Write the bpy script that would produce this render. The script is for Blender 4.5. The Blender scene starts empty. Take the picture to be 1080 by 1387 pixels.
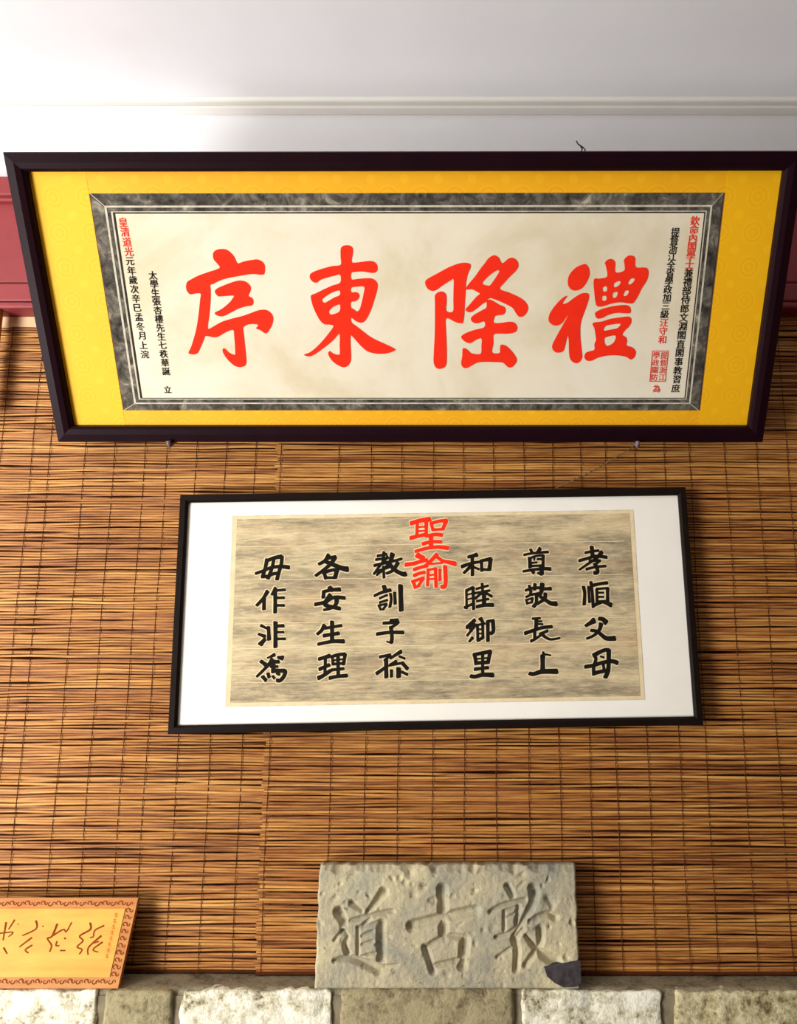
import bpy, bmesh, math, random
import numpy as np
from mathutils import Vector, Matrix, noise
from mathutils.geometry import delaunay_2d_cdt
random.seed(7); rng = np.random.default_rng(7)
scene = bpy.context.scene
COL = scene.collection

# ------------------------------------------------------------------ camera
FPX, CX, CY = 1050.0, 615.0, 693.5          # focal length and principal point in photo pixels (1080 x 1387, cropped photo)
PITCH = math.radians(10.2726)
CAM = Vector((0.0, -1.5, 1.5))
cd = bpy.data.cameras.new('camera'); cam = bpy.data.objects.new('camera', cd); COL.objects.link(cam)
cd.sensor_fit = 'VERTICAL'; cd.sensor_height = 36.0; cd.sensor_width = 36.0
cd.lens = 36.0 * FPX / 1387.0
cd.shift_x = -(CX - 540.0) / 1387.0
cd.clip_start = 0.02
cam.location = CAM; cam.rotation_euler = (math.pi / 2 + PITCH, 0, 0)
scene.camera = cam

# ------------------------------------------------------------------ world, daylight, exposure
w = bpy.data.worlds.new('world'); scene.world = w; w.use_nodes = True
w.node_tree.nodes['Background'].inputs[0].default_value = (0.80, 0.88, 1.0, 1)
w.node_tree.nodes['Background'].inputs[1].default_value = 0.6
def area(name, loc, target, sx, sy, energy, color):
    l = bpy.data.lights.new(name, 'AREA'); l.shape = 'RECTANGLE'; l.size = sx; l.size_y = sy
    l.energy = energy; l.color = color
    o = bpy.data.objects.new(name, l); COL.objects.link(o); o.location = loc
    o.rotation_euler = (Vector(target) - Vector(loc)).to_track_quat('-Z', 'Y').to_euler()
    return o
DOOR_X = -2.05
DOOR_Y0, DOOR_Y1, DOOR_Z0, DOOR_Z1 = -2.40, -1.10, 0.10, 2.56
area('doorway_daylight', (DOOR_X, -1.60, 1.58), (0.0, 0.0, 1.6), 0.55, 1.85, 36, (1.0, 0.95, 0.87))
area('added_ceiling_fill', (DOOR_X, -1.85, 0.65), (-0.55, -0.25, 2.66), 0.95, 0.6, 60, (1.0, 0.985, 0.97))   # added upward fill to brighten the ceiling, like bounce off unseen paving
scene.view_settings.view_transform = 'Standard'; scene.view_settings.look = 'None'
scene.view_settings.gamma = 1.0; scene.view_settings.use_curve_mapping = False
scene.view_settings.exposure = 0.15

# ------------------------------------------------------------------ pixel -> world helpers
FW = Vector((0, math.cos(PITCH), math.sin(PITCH))); UPV = Vector((0, -math.sin(PITCH), math.cos(PITCH)))
def ray(x, y): return FW + Vector((1, 0, 0)) * ((x - CX) / FPX) + UPV * ((CY - y) / FPX)
def at_y(x, y, Y):                       # where the pixel's ray meets the vertical plane y = Y
    d = ray(x, y); return CAM + d * ((Y - CAM.y) / d.y)
def z_at(y, Y): return at_y(CX, y, Y).z
class Plane:                             # a thing's own frame; u right, v up, d depth (minus = towards the room)
    def __init__(s, M): s.M = M; s.I = M.inverted()
    def uv(s, x, y, d=0.0):
        o = s.I @ CAM; r = s.I.to_3x3() @ ray(x, y)
        p = o + r * ((d - o.y) / r.y); return (p.x, p.z)

# ------------------------------------------------------------------ object helpers
def mesh_obj(name, me, mat=None, parent=None):
    o = bpy.data.objects.new(name, me); COL.objects.link(o)
    if mat is not None and not me.materials: me.materials.append(mat)
    if parent is not None: o.parent = parent
    return o
def pydata(name, v, f, mat=None, parent=None, smooth=False):
    me = bpy.data.meshes.new(name); me.from_pydata([tuple(p) for p in v], [], f); me.update()
    if smooth:
        for p in me.polygons: p.use_smooth = True
    return mesh_obj(name, me, mat, parent)
def bm_obj(name, bm, mat=None, parent=None, smooth=False):
    me = bpy.data.meshes.new(name); bmesh.ops.recalc_face_normals(bm, faces=bm.faces); bm.to_mesh(me); bm.free()
    if smooth:
        for p in me.polygons: p.use_smooth = True
    return mesh_obj(name, me, mat, parent)
def add_box(bm, x0, x1, y0, y1, z0, z1, bevel=0.0):
    r = bmesh.ops.create_cube(bm, size=1.0)
    for v in r['verts']:
        v.co = Vector(((x0 + x1) / 2 + v.co.x * (x1 - x0), (y0 + y1) / 2 + v.co.y * (y1 - y0), (z0 + z1) / 2 + v.co.z * (z1 - z0)))
    if bevel:
        es = list({e for v in r['verts'] for e in v.link_edges})
        bmesh.ops.bevel(bm, geom=es, offset=bevel, segments=2, affect='EDGES', profile=0.5)
def box(name, x0, x1, y0, y1, z0, z1, mat, parent=None, bevel=0.0):
    bm = bmesh.new(); add_box(bm, x0, x1, y0, y1, z0, z1, bevel); return bm_obj(name, bm, mat, parent)
def tube_mesh(pts, rad, n=6, cap=True):
    pts = [Vector(p) for p in pts]; V, F = [], []
    rad = rad if isinstance(rad, (list, tuple)) else [rad] * len(pts)
    for i, p in enumerate(pts):
        t = (pts[min(i + 1, len(pts) - 1)] - pts[max(i - 1, 0)]).normalized()
        a = t.cross(Vector((0, 0, 1)) if abs(t.z) < 0.9 else Vector((1, 0, 0))).normalized(); b = t.cross(a)
        for k in range(n):
            an = 2 * math.pi * k / n; V.append(p + (a * math.cos(an) + b * math.sin(an)) * rad[i])
    for i in range(len(pts) - 1):
        for k in range(n):
            F.append((i * n + k, i * n + (k + 1) % n, (i + 1) * n + (k + 1) % n, (i + 1) * n + k))
    if cap: F += [tuple(range(n))[::-1], tuple(range((len(pts) - 1) * n, len(pts) * n))]
    return V, F
def empty(name, M):
    o = bpy.data.objects.new(name, None); COL.objects.link(o); o.matrix_world = M; o.empty_display_size = 0.05; return o
def tag(o, label=None, cat=None, group=None, kind=None):
    if label: o['label'] = label
    if cat: o['category'] = cat
    if group: o['group'] = group
    if kind: o['kind'] = kind
    return o

# ------------------------------------------------------------------ materials
def srgb(r, g, b):
    def c(v):
        v /= 255.0
        return v / 12.92 if v <= 0.04045 else ((v + 0.055) / 1.055) ** 2.4
    return (c(r), c(g), c(b), 1.0)
class NT:
    def __init__(s, name, rough=0.6, spec=0.3):
        s.m = bpy.data.materials.new(name); s.m.use_nodes = True; s.t = s.m.node_tree
        s.b = s.t.nodes['Principled BSDF']; s.b.inputs['Roughness'].default_value = rough
        s.b.inputs['Specular IOR Level'].default_value = spec
    def n(s, typ, **kw):
        nd = s.t.nodes.new(typ)
        for k, v in kw.items():
            if k.startswith('i_'): nd.inputs[int(k[2:]) if k[2:].isdigit() else k[2:]].default_value = v
            else: setattr(nd, k, v)
        return nd
    def link(s, a, b): s.t.links.new(a, b)
    def coord(s, scale=(1, 1, 1), kind='Object', offset_random=False):
        tc = s.n('ShaderNodeTexCoord'); mp = s.n('ShaderNodeMapping'); mp.inputs['Scale'].default_value = scale
        s.link(tc.outputs[kind], mp.inputs['Vector'])
        if offset_random:
            oi = s.n('ShaderNodeObjectInfo'); mul = s.n('ShaderNodeMath', operation='MULTIPLY'); mul.inputs[1].default_value = 137.0
            s.link(oi.outputs['Random'], mul.inputs[0])
            cb = s.n('ShaderNodeCombineXYZ')
            for k in range(3): s.link(mul.outputs[0], cb.inputs[k])
            s.link(cb.outputs[0], mp.inputs['Location'])
        return mp.outputs[0]
    def noise(s, vec, scale, detail=4, rough=0.55, dist=0.0):
        nd = s.n('ShaderNodeTexNoise'); nd.inputs['Scale'].default_value = scale; nd.inputs['Detail'].default_value = detail
        nd.inputs['Roughness'].default_value = rough; nd.inputs['Distortion'].default_value = dist
        s.link(vec, nd.inputs['Vector']); return nd.outputs['Fac']
    def ramp(s, fac, stops):
        r = s.n('ShaderNodeValToRGB'); el = r.color_ramp.elements
        while len(el) < len(stops): el.new(0.5)
        for e, (p, c) in zip(el, stops): e.position = p; e.color = c
        s.link(fac, r.inputs[0]); return r.outputs[0]
    def mix(s, fac, a, b, mode='MIX'):
        m = s.n('ShaderNodeMix', data_type='RGBA', blend_type=mode)
        for sock, v in ((m.inputs[0], fac), (m.inputs[6], a), (m.inputs[7], b)):
            if hasattr(v, 'links') or hasattr(v, 'is_linked'): s.link(v, sock)
            else: sock.default_value = v
        return m.outputs[2]
    def math(s, op, a, b=None):
        m = s.n('ShaderNodeMath', operation=op)
        for k, v in enumerate((a, b)):
            if v is None: continue
            if isinstance(v, (int, float)): m.inputs[k].default_value = v
            else: s.link(v, m.inputs[k])
        return m.outputs[0]
    def color(s, c):
        if hasattr(c, 'is_linked'): s.link(c, s.b.inputs['Base Color'])
        else: s.b.inputs['Base Color'].default_value = c
    def bump(s, h, strength=0.3, dist=0.002):
        b = s.n('ShaderNodeBump'); b.inputs['Strength'].default_value = strength; b.inputs['Distance'].default_value = dist
        s.link(h, b.inputs['Height']); s.link(b.outputs[0], s.b.inputs['Normal'])
def simple(name, c, var=0.06, scale=20, rough=0.6, spec=0.3, bump=0.0, stretch=(1, 1, 1)):
    t = NT(name, rough, spec); v = t.coord(stretch); f = t.noise(v, scale)
    a = tuple(max(0, x * (1 - var)) for x in c[:3]) + (1,); b = tuple(x * (1 + var) for x in c[:3]) + (1,)
    t.color(t.ramp(f, [(0.3, a), (0.7, b)]))
    if bump: t.bump(f, bump)
    return t.m
M = {}
M['plaster'] = simple('white_plaster', srgb(238, 239, 242), 0.02, 6, 0.8, 0.2, 0.05)
M['white_wood'] = simple('white_painted_wood', srgb(240, 238, 232), 0.02, 8, 0.5, 0.3)
M['floor'] = simple('grey_paving', srgb(116, 108, 98), 0.12, 5, 0.8)
M['brown_wall'] = simple('brown_timber_wall', srgb(120, 92, 66), 0.15, 5, 0.8, 0.2, 0.0, (1, 1, 0.2))
M['dark_wall'] = simple('dark_brown_wall', srgb(108, 62, 35), 0.2, 8, 0.9, 0.1)
M['red_paint'] = simple('dark_red_paint', srgb(138, 50, 54), 0.10, 12, 0.5, 0.35, 0.05)
M['lacquer'] = simple('dark_maroon_lacquer', srgb(27, 8, 15), 0.15, 14, 0.4, 0.07)
M['black_wood'] = simple('black_brown_wood', srgb(24, 16, 12), 0.2, 20, 0.45, 0.08, 0.0, (1, 1, 4))
M['metal'] = simple('dull_metal', srgb(120, 98, 100), 0.15, 60, 0.4, 0.5)
M['silver'] = simple('pale_edge', srgb(196, 184, 178), 0.08, 60, 0.4, 0.5)
M['twine'] = simple('jute_twine', srgb(120, 100, 62), 0.3, 200, 0.9, 0.1)
M['wire'] = simple('black_wire', srgb(26, 22, 22), 0.2, 60, 0.5)
M['cord'] = simple('brown_cord', srgb(88, 46, 22), 0.2, 80, 0.9, 0.1)
M['header'] = simple('pale_tan_strip', srgb(226, 190, 148), 0.15, 30, 0.7, 0.2, 0.0, (0.2, 1, 1))
M['batten'] = simple('brown_batten', srgb(176, 112, 58), 0.2, 20, 0.6, 0.2, 0.0, (1, 1, 0.1))
M['board'] = simple('backing_board', srgb(120, 92, 60), 0.1, 10, 0.8)
M['red_ink'] = simple('vermilion_ink', srgb(240, 46, 22), 0.05, 25, 0.75, 0.1)
M['small_red'] = simple('small_red_ink', srgb(226, 62, 44), 0.08, 90, 0.75, 0.1)
M['ink'] = simple('black_ink', srgb(26, 22, 16), 0.3, 50, 0.8, 0.1)
M['halo'] = simple('pale_rim', srgb(226, 206, 164), 0.08, 60, 0.9, 0.1)
M['carve_ink'] = simple('brown_cut', srgb(128, 62, 20), 0.25, 120, 0.8, 0.1)
M['carve_mid'] = simple('mid_brown_cut', srgb(126, 66, 24), 0.3, 160, 0.8, 0.1)
M['carve_faint'] = simple('pale_brown_cut', srgb(192, 122, 42), 0.1, 120, 0.8, 0.1)
M['mortar'] = simple('grey_mortar', srgb(128, 118, 96), 0.3, 40, 0.95, 0.1, 0.6)
M['patch'] = simple('dark_patch', srgb(64, 57, 60), 0.45, 90, 0.7, 0.25, 0.8)

def mat_brocade(name, c0, c1):
    t = NT(name, 0.55, 0.25); v = t.coord()
    sp = t.n('ShaderNodeSeparateXYZ'); t.link(v, sp.inputs[0])
    P = 0.0575
    def cell(off, r0, r1):
        u = t.math('SUBTRACT', t.math('FRACT', t.math('ADD', t.math('DIVIDE', sp.outputs[0], P), off)), 0.5)
        q = t.math('SUBTRACT', t.math('FRACT', t.math('ADD', t.math('DIVIDE', sp.outputs[2], P), off)), 0.5)
        d = t.math('SQRT', t.math('ADD', t.math('MULTIPLY', u, u), t.math('MULTIPLY', q, q)))
        return d
    d = cell(0.0, 0, 0); rings = t.math('SINE', t.math('MULTIPLY', d, 44.0)); inside = t.math('LESS_THAN', d, 0.36)
    d2 = cell(0.5, 0, 0); in2 = t.math('LESS_THAN', d2, 0.13)
    pat = t.math('ADD', t.math('MULTIPLY', t.math('MULTIPLY', rings, inside), 0.35), t.math('MULTIPLY', in2, 0.5))
    nz = t.noise(t.coord((1, 1, 1)), 900, 2)
    big = t.noise(t.coord((1, 1, 1)), 7, 3)
    fac = t.math('ADD', t.math('MULTIPLY', pat, 0.26), t.math('ADD', t.math('MULTIPLY', nz, 0.35), t.math('MULTIPLY', big, 0.35)))
    t.color(t.ramp(fac, [(0.15, c0), (0.65, c1)])); t.bump(nz, 0.08, 0.0005)
    return t.m
M['brocade'] = mat_brocade('yellow_brocade', srgb(230, 158, 14), srgb(248, 188, 30))
M['brocade_side'] = mat_brocade('yellow_brocade_side', srgb(236, 168, 10), srgb(250, 194, 26))

def mat_cream():
    t = NT('cream_rubbing_paper', 0.85, 0.15); v = t.coord()
    f = t.noise(v, 5, 5, 0.6, 0.4); g = t.noise(v, 60, 3); st = t.noise(t.coord((1, 1, 1.6)), 11, 3)
    c = t.ramp(f, [(0.32, srgb(212, 198, 166)), (0.5, srgb(226, 216, 192)), (0.7, srgb(232, 224, 206))])
    c = t.mix(t.math('MULTIPLY', t.ramp(st, [(0.62, (0, 0, 0, 1)), (0.78, (1, 1, 1, 1))]), 0.35), c, srgb(214, 188, 140))
    c = t.mix(t.math('MULTIPLY', g, 0.06), c, srgb(190, 170, 130)); t.color(c); return t.m
M['cream'] = mat_cream()
def mat_soot():
    t = NT('charcoal_rubbing', 0.9, 0.1); v = t.coord()
    f = t.noise(v, 38, 6, 0.7, 0.6); g = t.noise(t.coord((1, 1, 1)), 190, 3, 0.7)
    c = t.ramp(f, [(0.34, srgb(42, 39, 35)), (0.48, srgb(82, 77, 69)), (0.6, srgb(122, 115, 103)), (0.7, srgb(186, 177, 158))])
    c = t.mix(t.math('MULTIPLY', g, 0.35), c, srgb(50, 46, 42)); t.color(c); return t.m
M['soot'] = mat_soot()
M['soot_dark'] = simple('dark_rubbing_line', srgb(54, 48, 42), 0.5, 70, 0.9, 0.1)
M['pale_line'] = simple('pale_rubbing_line', srgb(196, 188, 168), 0.25, 60, 0.9, 0.1)
M['mat_white'] = simple('off_white_mount', srgb(240, 236, 226), 0.03, 9, 0.85, 0.15)
def mat_streaky():
    t = NT('streaked_rubbing_paper', 0.9, 0.12)
    a = t.noise(t.coord((0.9, 1, 7)), 4.5, 8, 0.75, 0.6); b = t.noise(t.coord((6, 1, 50)), 5.0, 6, 0.8, 0.4); bl = t.noise(t.coord((1, 1, 2.2)), 9, 5, 0.7)
    bd = t.noise(t.coord((0.25, 1, 9)), 2.6, 2, 0.5)
    fac = t.math('ADD', t.math('ADD', t.math('MULTIPLY', a, 0.24), t.math('MULTIPLY', bd, 0.20)), t.math('ADD', t.math('MULTIPLY', b, 0.32), t.math('MULTIPLY', bl, 0.24)))
    c = t.ramp(fac, [(0.40, srgb(118, 108, 88)), (0.465, srgb(162, 148, 120)), (0.52, srgb(198, 180, 142)), (0.60, srgb(226, 210, 172))])
    pk = t.noise(t.coord((1, 1, 3)), 6, 3)
    c = t.mix(t.math('MULTIPLY', t.ramp(pk, [(0.5, (0, 0, 0, 1)), (0.7, (1, 1, 1, 1))]), 0.35), c, srgb(186, 148, 108))
    t.color(c); return t.m
M['streaky'] = mat_streaky()
def mat_slat():
    t = NT('split_bamboo', 0.5, 0.3)
    v = t.coord((3.4, 60, 60), offset_random=True)
    oi = t.n('ShaderNodeObjectInfo')
    a = t.noise(v, 1.6, 5, 0.65); b = t.noise(t.coord((16, 420, 420), offset_random=True), 1.0, 4, 0.65)
    fac = t.math('ADD', t.math('MULTIPLY', a, 0.58), t.math('ADD', t.math('MULTIPLY', b, 0.36), t.math('MULTIPLY', oi.outputs['Random'], 0.12)))
    c = t.ramp(fac, [(0.38, srgb(104, 58, 27)), (0.46, srgb(144, 88, 42)), (0.55, srgb(178, 120, 58)), (0.67, srgb(212, 160, 86))])
    pu = t.noise(t.coord((4, 30, 30), offset_random=True), 1.0, 2)
    c = t.mix(t.math('MULTIPLY', t.ramp(pu, [(0.52, (0, 0, 0, 1)), (0.68, (1, 1, 1, 1))]), 0.35), c, srgb(140, 74, 48))
    dk = t.noise(t.coord((9, 160, 160), offset_random=True), 1.0, 3, 0.6)
    c = t.mix(t.math('MULTIPLY', t.ramp(dk, [(0.60, (0, 0, 0, 1)), (0.70, (1, 1, 1, 1))]), 0.6), c, srgb(92, 46, 26))
    t.color(c); t.bump(b, 0.25, 0.0006); return t.m
M['slat'] = mat_slat()
def mat_stone(name, dark, mid, light, bscale=120, pits=0.55):
    t = NT(name, 0.9, 0.15)
    a = t.noise(t.coord(offset_random=True), 26, 7, 0.72, 0.3); b = t.noise(t.coord(offset_random=True), bscale, 5, 0.7); big = t.noise(t.coord(offset_random=True), 9, 4, 0.6)
    fac = t.math('ADD', t.math('MULTIPLY', a, 0.5), t.math('ADD', t.math('MULTIPLY', b, 0.28), t.math('MULTIPLY', big, 0.22)))
    c = t.ramp(fac, [(0.40, dark), (0.46, mid), (0.53, light)])
    t.color(c); t.bump(fac, 1.0, 0.009); return t.m
M['stone_pale'] = mat_stone('pale_rough_stone', srgb(104, 94, 70), srgb(206, 198, 168), srgb(246, 242, 222))
M['stone_grey'] = mat_stone('grey_brown_stone', srgb(96, 86, 62), srgb(138, 126, 96), srgb(168, 156, 120))
M['stone_olive'] = mat_stone('olive_stone', srgb(112, 98, 66), srgb(176, 164, 122), srgb(222, 212, 172))
M['ledge'] = mat_stone('cement_ledge', srgb(92, 84, 68), srgb(122, 113, 92), srgb(150, 140, 114))
def mat_tablet():
    t = NT('carved_grey_stone', 0.88, 0.15); v = t.coord()
    big = t.noise(v, 9, 5, 0.6, 0.3); fine = t.noise(v, 150, 5, 0.7); pk = t.noise(v, 60, 4, 0.6)
    c = t.ramp(big, [(0.34, srgb(154, 152, 136)), (0.5, srgb(188, 178, 148)), (0.68, srgb(212, 200, 160))])
    bl = t.noise(t.coord((1.0, 1, 1.4)), 6.3, 3)
    c = t.mix(t.math('MULTIPLY', t.ramp(bl, [(0.52, (0, 0, 0, 1)), (0.68, (1, 1, 1, 1))]), 0.6), c, srgb(142, 152, 144))
    c = t.mix(t.ramp(pk, [(0.63, (0, 0, 0, 1)), (0.72, (0.8, 0.8, 0.8, 1))]), c, srgb(98, 92, 76))
    c = t.mix(t.math('MULTIPLY', fine, 0.22), c, srgb(92, 86, 70)); t.color(c); t.bump(t.math('ADD', fine, t.math('MULTIPLY', pk, 0.8)), 0.8, 0.003); return t.m
M['tablet'] = mat_tablet()
def mat_plaque(name, c0, c1):
    t = NT(name, 0.5, 0.3); a = t.noise(t.coord((2, 1, 14)), 4, 5, 0.6)
    t.color(t.ramp(a, [(0.35, c0), (0.65, c1)])); return t.m
M['plaque'] = mat_plaque('honey_wood', srgb(224, 148, 50), srgb(238, 168, 66))
M['plaque_border'] = mat_plaque('brown_wood_border', srgb(178, 106, 44), srgb(198, 132, 64))

# ------------------------------------------------------------------ the room
RX0, RX1, RY0 = DOOR_X - 0.06, 2.9, -4.2
CEIL = z_at(136, -0.03)
BEAM_T, BEAM_B = z_at(238, -0.05), z_at(416, -0.05)
LEDGE_Z = z_at(1322, -0.03)
tag(box('wall_back', RX0 - 0.1, RX1 + 0.1, 0.0, 0.12, 0.0, BEAM_B, M['dark_wall']), 'dark wall behind the bamboo blinds', kind='structure')
tag(box('wall_upper', RX0 - 0.1, RX1 + 0.1, -0.01, 0.12, BEAM_T, CEIL + 0.02, M['plaster']), 'white plaster strip between red beam and ceiling', kind='structure')
tag(box('ceiling', RX0 - 0.1, RX1 + 0.1, RY0 - 0.1, 0.12, CEIL, CEIL + 0.1, M['plaster']), 'white ceiling', kind='structure')
tag(box('floor', RX0 - 0.1, RX1 + 0.1, RY0 - 0.1, 0.12, -0.1, 0.0, M['floor']), 'grey floor', kind='structure')
tag(box('wall_right', RX1, RX1 + 0.1, RY0, 0.0, 0.0, CEIL, M['brown_wall']), 'brown timber side wall', kind='structure')
tag(box('wall_front', RX0 - 0.1, RX1 + 0.1, RY0 - 0.1, RY0, 0.0, CEIL, M['brown_wall']), 'brown timber wall behind the viewer', kind='structure')
bm = bmesh.new()
add_box(bm, RX0 - 0.1, RX0, RY0, DOOR_Y0, 0.0, CEIL); add_box(bm, RX0 - 0.1, RX0, DOOR_Y1, 0.0, 0.0, CEIL)
add_box(bm, RX0 - 0.1, RX0, DOOR_Y0, DOOR_Y1, DOOR_Z1, CEIL); add_box(bm, RX0 - 0.1, RX0, DOOR_Y0, DOOR_Y1, 0.0, DOOR_Z0)
tag(bm_obj('wall_left', bm, M['plaster']), 'white plaster side wall with an opening', kind='structure')
# cornice: two thin white beads where wall and ceiling meet
bm = bmesh.new()
z1, z2, z3 = z_at(135, -0.035), z_at(141.5, -0.035), z_at(148, -0.03)
add_box(bm, RX0, RX1, -0.045, -0.01, z2 + 0.002, CEIL, 0.004); add_box(bm, RX0, RX1, -0.035, -0.01, z3, z2 - 0.001, 0.004)
add_box(bm, RX0, RX1, -0.028, -0.01, z3 + 0.004, CEIL)
tag(bm_obj('trim_1', bm, M['white_wood']), 'narrow white beaded cornice under the ceiling', kind='structure')
# red beam
beam = empty('beam', Matrix.Translation((0, 0, BEAM_B))); tag(beam, 'dark red painted timber beam above the blinds', kind='structure')
def bpart(nm, ya, yb, front, bev=0.004):
    zt, zb = z_at(ya, -front), z_at(yb, -front)
    box(nm, RX0, RX1, -front, 0.0, zb - BEAM_B, zt - BEAM_B, M['red_paint'], beam, bev)
bpart('top_moulding', 238, 264, 0.065); bpart('fillet', 264.3, 272, 0.056); bpart('board', 272, 383, 0.045); bpart('bottom_moulding', 383, 408, 0.058); bpart('bottom_bead', 408.5, 417, 0.064)

# ------------------------------------------------------------------ low stone wall with ledge
SFR = -0.089
lw = empty('wall_low', Matrix.Translation((0, 0, 0))); tag(lw, 'low rough stone wall with a narrow cement ledge', kind='structure')
def rough_block(name, x0, x1, y0, y1, z0, z1, mat, parent, amp=0.005, res=0.012, rnd=0.012, seed=0.0):
    nx = max(2, int((x1 - x0) / res)); ny = max(2, int((y1 - y0) / res)); nz = max(2, int((z1 - z0) / res))
    bm = bmesh.new(); bmesh.ops.create_cube(bm, size=1.0)
    bmesh.ops.subdivide_edges(bm, edges=[e for e in bm.edges if abs(e.verts[0].co.x - e.verts[1].co.x) > .5], cuts=nx, use_grid_fill=True)
    bmesh.ops.subdivide_edges(bm, edges=[e for e in bm.edges if abs(e.verts[0].co.y - e.verts[1].co.y) > .5], cuts=ny, use_grid_fill=True)
    bmesh.ops.subdivide_edges(bm, edges=[e for e in bm.edges if abs(e.verts[0].co.z - e.verts[1].co.z) > .5], cuts=nz, use_grid_fill=True)
    c = Vector(((x0 + x1) / 2, (y0 + y1) / 2, (z0 + z1) / 2)); h = Vector(((x1 - x0) / 2, (y1 - y0) / 2, (z1 - z0) / 2))
    for v in bm.verts:
        p = Vector((v.co.x * 2 * h.x, v.co.y * 2 * h.y, v.co.z * 2 * h.z))
        q = Vector([max(-h[k] + rnd, min(h[k] - rnd, p[k])) for k in range(3)]); d = p - q
        if d.length > rnd: p = q + d.normalized() * rnd
        s = c + p
        n1 = noise.noise(s * 22 + Vector((seed, 3.1, seed))) ; n2 = noise.noise(s * 70 + Vector((seed, 0, 9)))
        dirn = (p - q).normalized() if (p - q).length > 1e-6 else Vector((0, 0, 0))
        v.co = s + dirn * (amp * (n1 * 0.9 + n2 * 0.6) - amp * 0.7)
    return bm_obj(name, bm, mat, parent, smooth=True)
box('rubble_core', RX0, RX1, -0.079, 0.0, 0.0, LEDGE_Z - 0.012, M['mortar'], lw)
rough_block('ledge_slab', -1.25, 1.05, -0.079, 0.0, LEDGE_Z - 0.02, LEDGE_Z, M['ledge'], lw, 0.0012, 0.014, 0.006)
ztop = LEDGE_Z + 0.0025
SPX = [(-330, -110, 'stone_grey', 0), (-104, 131, 'stone_pale', 0), (138, 234, 'stone_grey', 3), (241, 453, 'stone_pale', 0), (459, 697, 'stone_grey', 0), (706, 902, 'stone_pale', 0), (914, 1120, 'stone_olive', 0), (1128, 1330, 'stone_grey', 0)]
for i, (a, b, mt, dz) in enumerate(SPX):
    xa, xb = at_y(a, 1365, SFR).x, at_y(b, 1365, SFR).x
    zt = ztop - 0.001 * dz - (0.0015 if mt != 'stone_grey' else 0.0)
    rough_block('stone', xa, xb, SFR, -0.055, zt - 0.17, zt, M[mt], lw, 0.006 if mt != 'stone_grey' else 0.0025, 0.0085, 0.007, i * 7.3)
zz = ztop - 0.18
for row in range(2):
    x = -1.2 + 0.11 * row; k = 0
    while x < 1.0:
        wd = random.uniform(0.2, 0.34)
        rough_block('stone', x, x + wd - 0.009, SFR, -0.055, zz - 0.18, zz, M[('stone_pale', 'stone_grey', 'stone_olive')[(k + row) % 3]], lw, 0.006, 0.02, 0.012, 50 + k + row * 13)
        x += wd; k += 1
    zz -= 0.19

# ------------------------------------------------------------------ bamboo blinds
BL_Y = {'front': -0.0290, 'rear': -0.0195}
def slat_mesh(L, k):
    n = 12; V, F = [], []; R = random.Random(k)
    ph = [R.uniform(0, 6.28) for _ in range(3)]
    prof = [(0.0, -1.0), (-0.80, -0.66), (-1.0, 0.05), (-0.80, 0.7), (0.0, 1.0)]      # (depth, height) half-round, front towards -y
    for i in range(n):
        t = i / (n - 1); x = (t - 0.5) * L
        dz = 0.0011 * math.sin(t * 9.1 + ph[0]) + 0.0010 * math.sin(t * 23 + ph[1]); dy = 0.0012 * math.sin(t * 6 + ph[2])
        s = 1.0 + 0.16 * math.sin(t * 9 + ph[2])
        for (a, b) in prof: V.append((x, dy + a * 0.0017, dz + b * 0.00260 * s))
    m = len(prof)
    for i in range(n - 1):
        for j in range(m - 1): F.append((i * m + j, i * m + j + 1, (i + 1) * m + j + 1, (i + 1) * m + j))
        F.append((i * m + m - 1, i * m, (i + 1) * m, (i + 1) * m + m - 1))
    b = len(V); V += V[:m] + V[(n - 1) * m:n * m]
    F += [tuple(range(b, b + m)), tuple(range(b + m, b + 2 * m))[::-1]]
    me = bpy.data.meshes.new('slat'); me.from_pydata(V, [], F); me.update()
    for p in me.polygons: p.use_smooth = len(p.vertices) == 4
    me.materials.append(M['slat']); return me
def blind(label, px0, px1, Y, cords, key):
    xa, xb = at_y(px0, 1000, Y).x, at_y(px1, 1000, Y).x; L = xb - xa
    z1 = BEAM_B + 0.004; z0 = LEDGE_Z + 0.004
    root = empty('bamboo_blind', Matrix.Translation(((xa + xb) / 2, Y, z0))); tag(root, label, 'blind', 'bamboo blinds covering the wall')
    meshes = [slat_mesh(L, key * 40 + k) for k in range(14)]
    z = 0.003; i = 0
    while z < z1 - z0 - 0.002:
        o = bpy.data.objects.new('slat', meshes[random.randrange(14)]); COL.objects.link(o); o.parent = root
        s = random.uniform(0.86, 1.12)
        o.location = (random.uniform(-0.003, 0.003), random.uniform(-0.0012, 0.0012), z)
        o.scale = (1.0, 1.0, s); o.rotation_euler = (0, random.uniform(-0.0008, 0.0008), 0 if random.random() < 0.5 else 0)
        z += 0.0050 * random.uniform(0.93, 1.10); i += 1
    for c in cords:
        x = at_y(c, 1000, Y).x - (xa + xb) / 2
        pts = [(x + 0.0009 * math.sin(q * 0.9 + c), -0.0030, 0.002 + (z1 - z0 - 0.004) * q / 24) for q in range(25)]
        V, F = tube_mesh(pts, 0.00062, 4); pydata('cord', V, F, M['cord'], root)
    if key == 1: box('header_strip', -L / 2, L / 2, -0.004, 0.003, z1 - z0 - 0.034, z1 - z0 - 0.012, M['header'], root, 0.001)
    bar = box('bottom_rod', -L / 2, L / 2, -0.001, 0.005, -0.003, 0.003, M['cord'], root, 0.001)
    return i
n1 = blind('left bamboo slat blind behind the wooden plaque, tucked under the neighbouring blind', -190, 417, BL_Y['rear'], [-170, -128, -84, -40, 6, 32, 83, 125, 169, 201, 243, 286, 329, 375, 402], 1)
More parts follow.
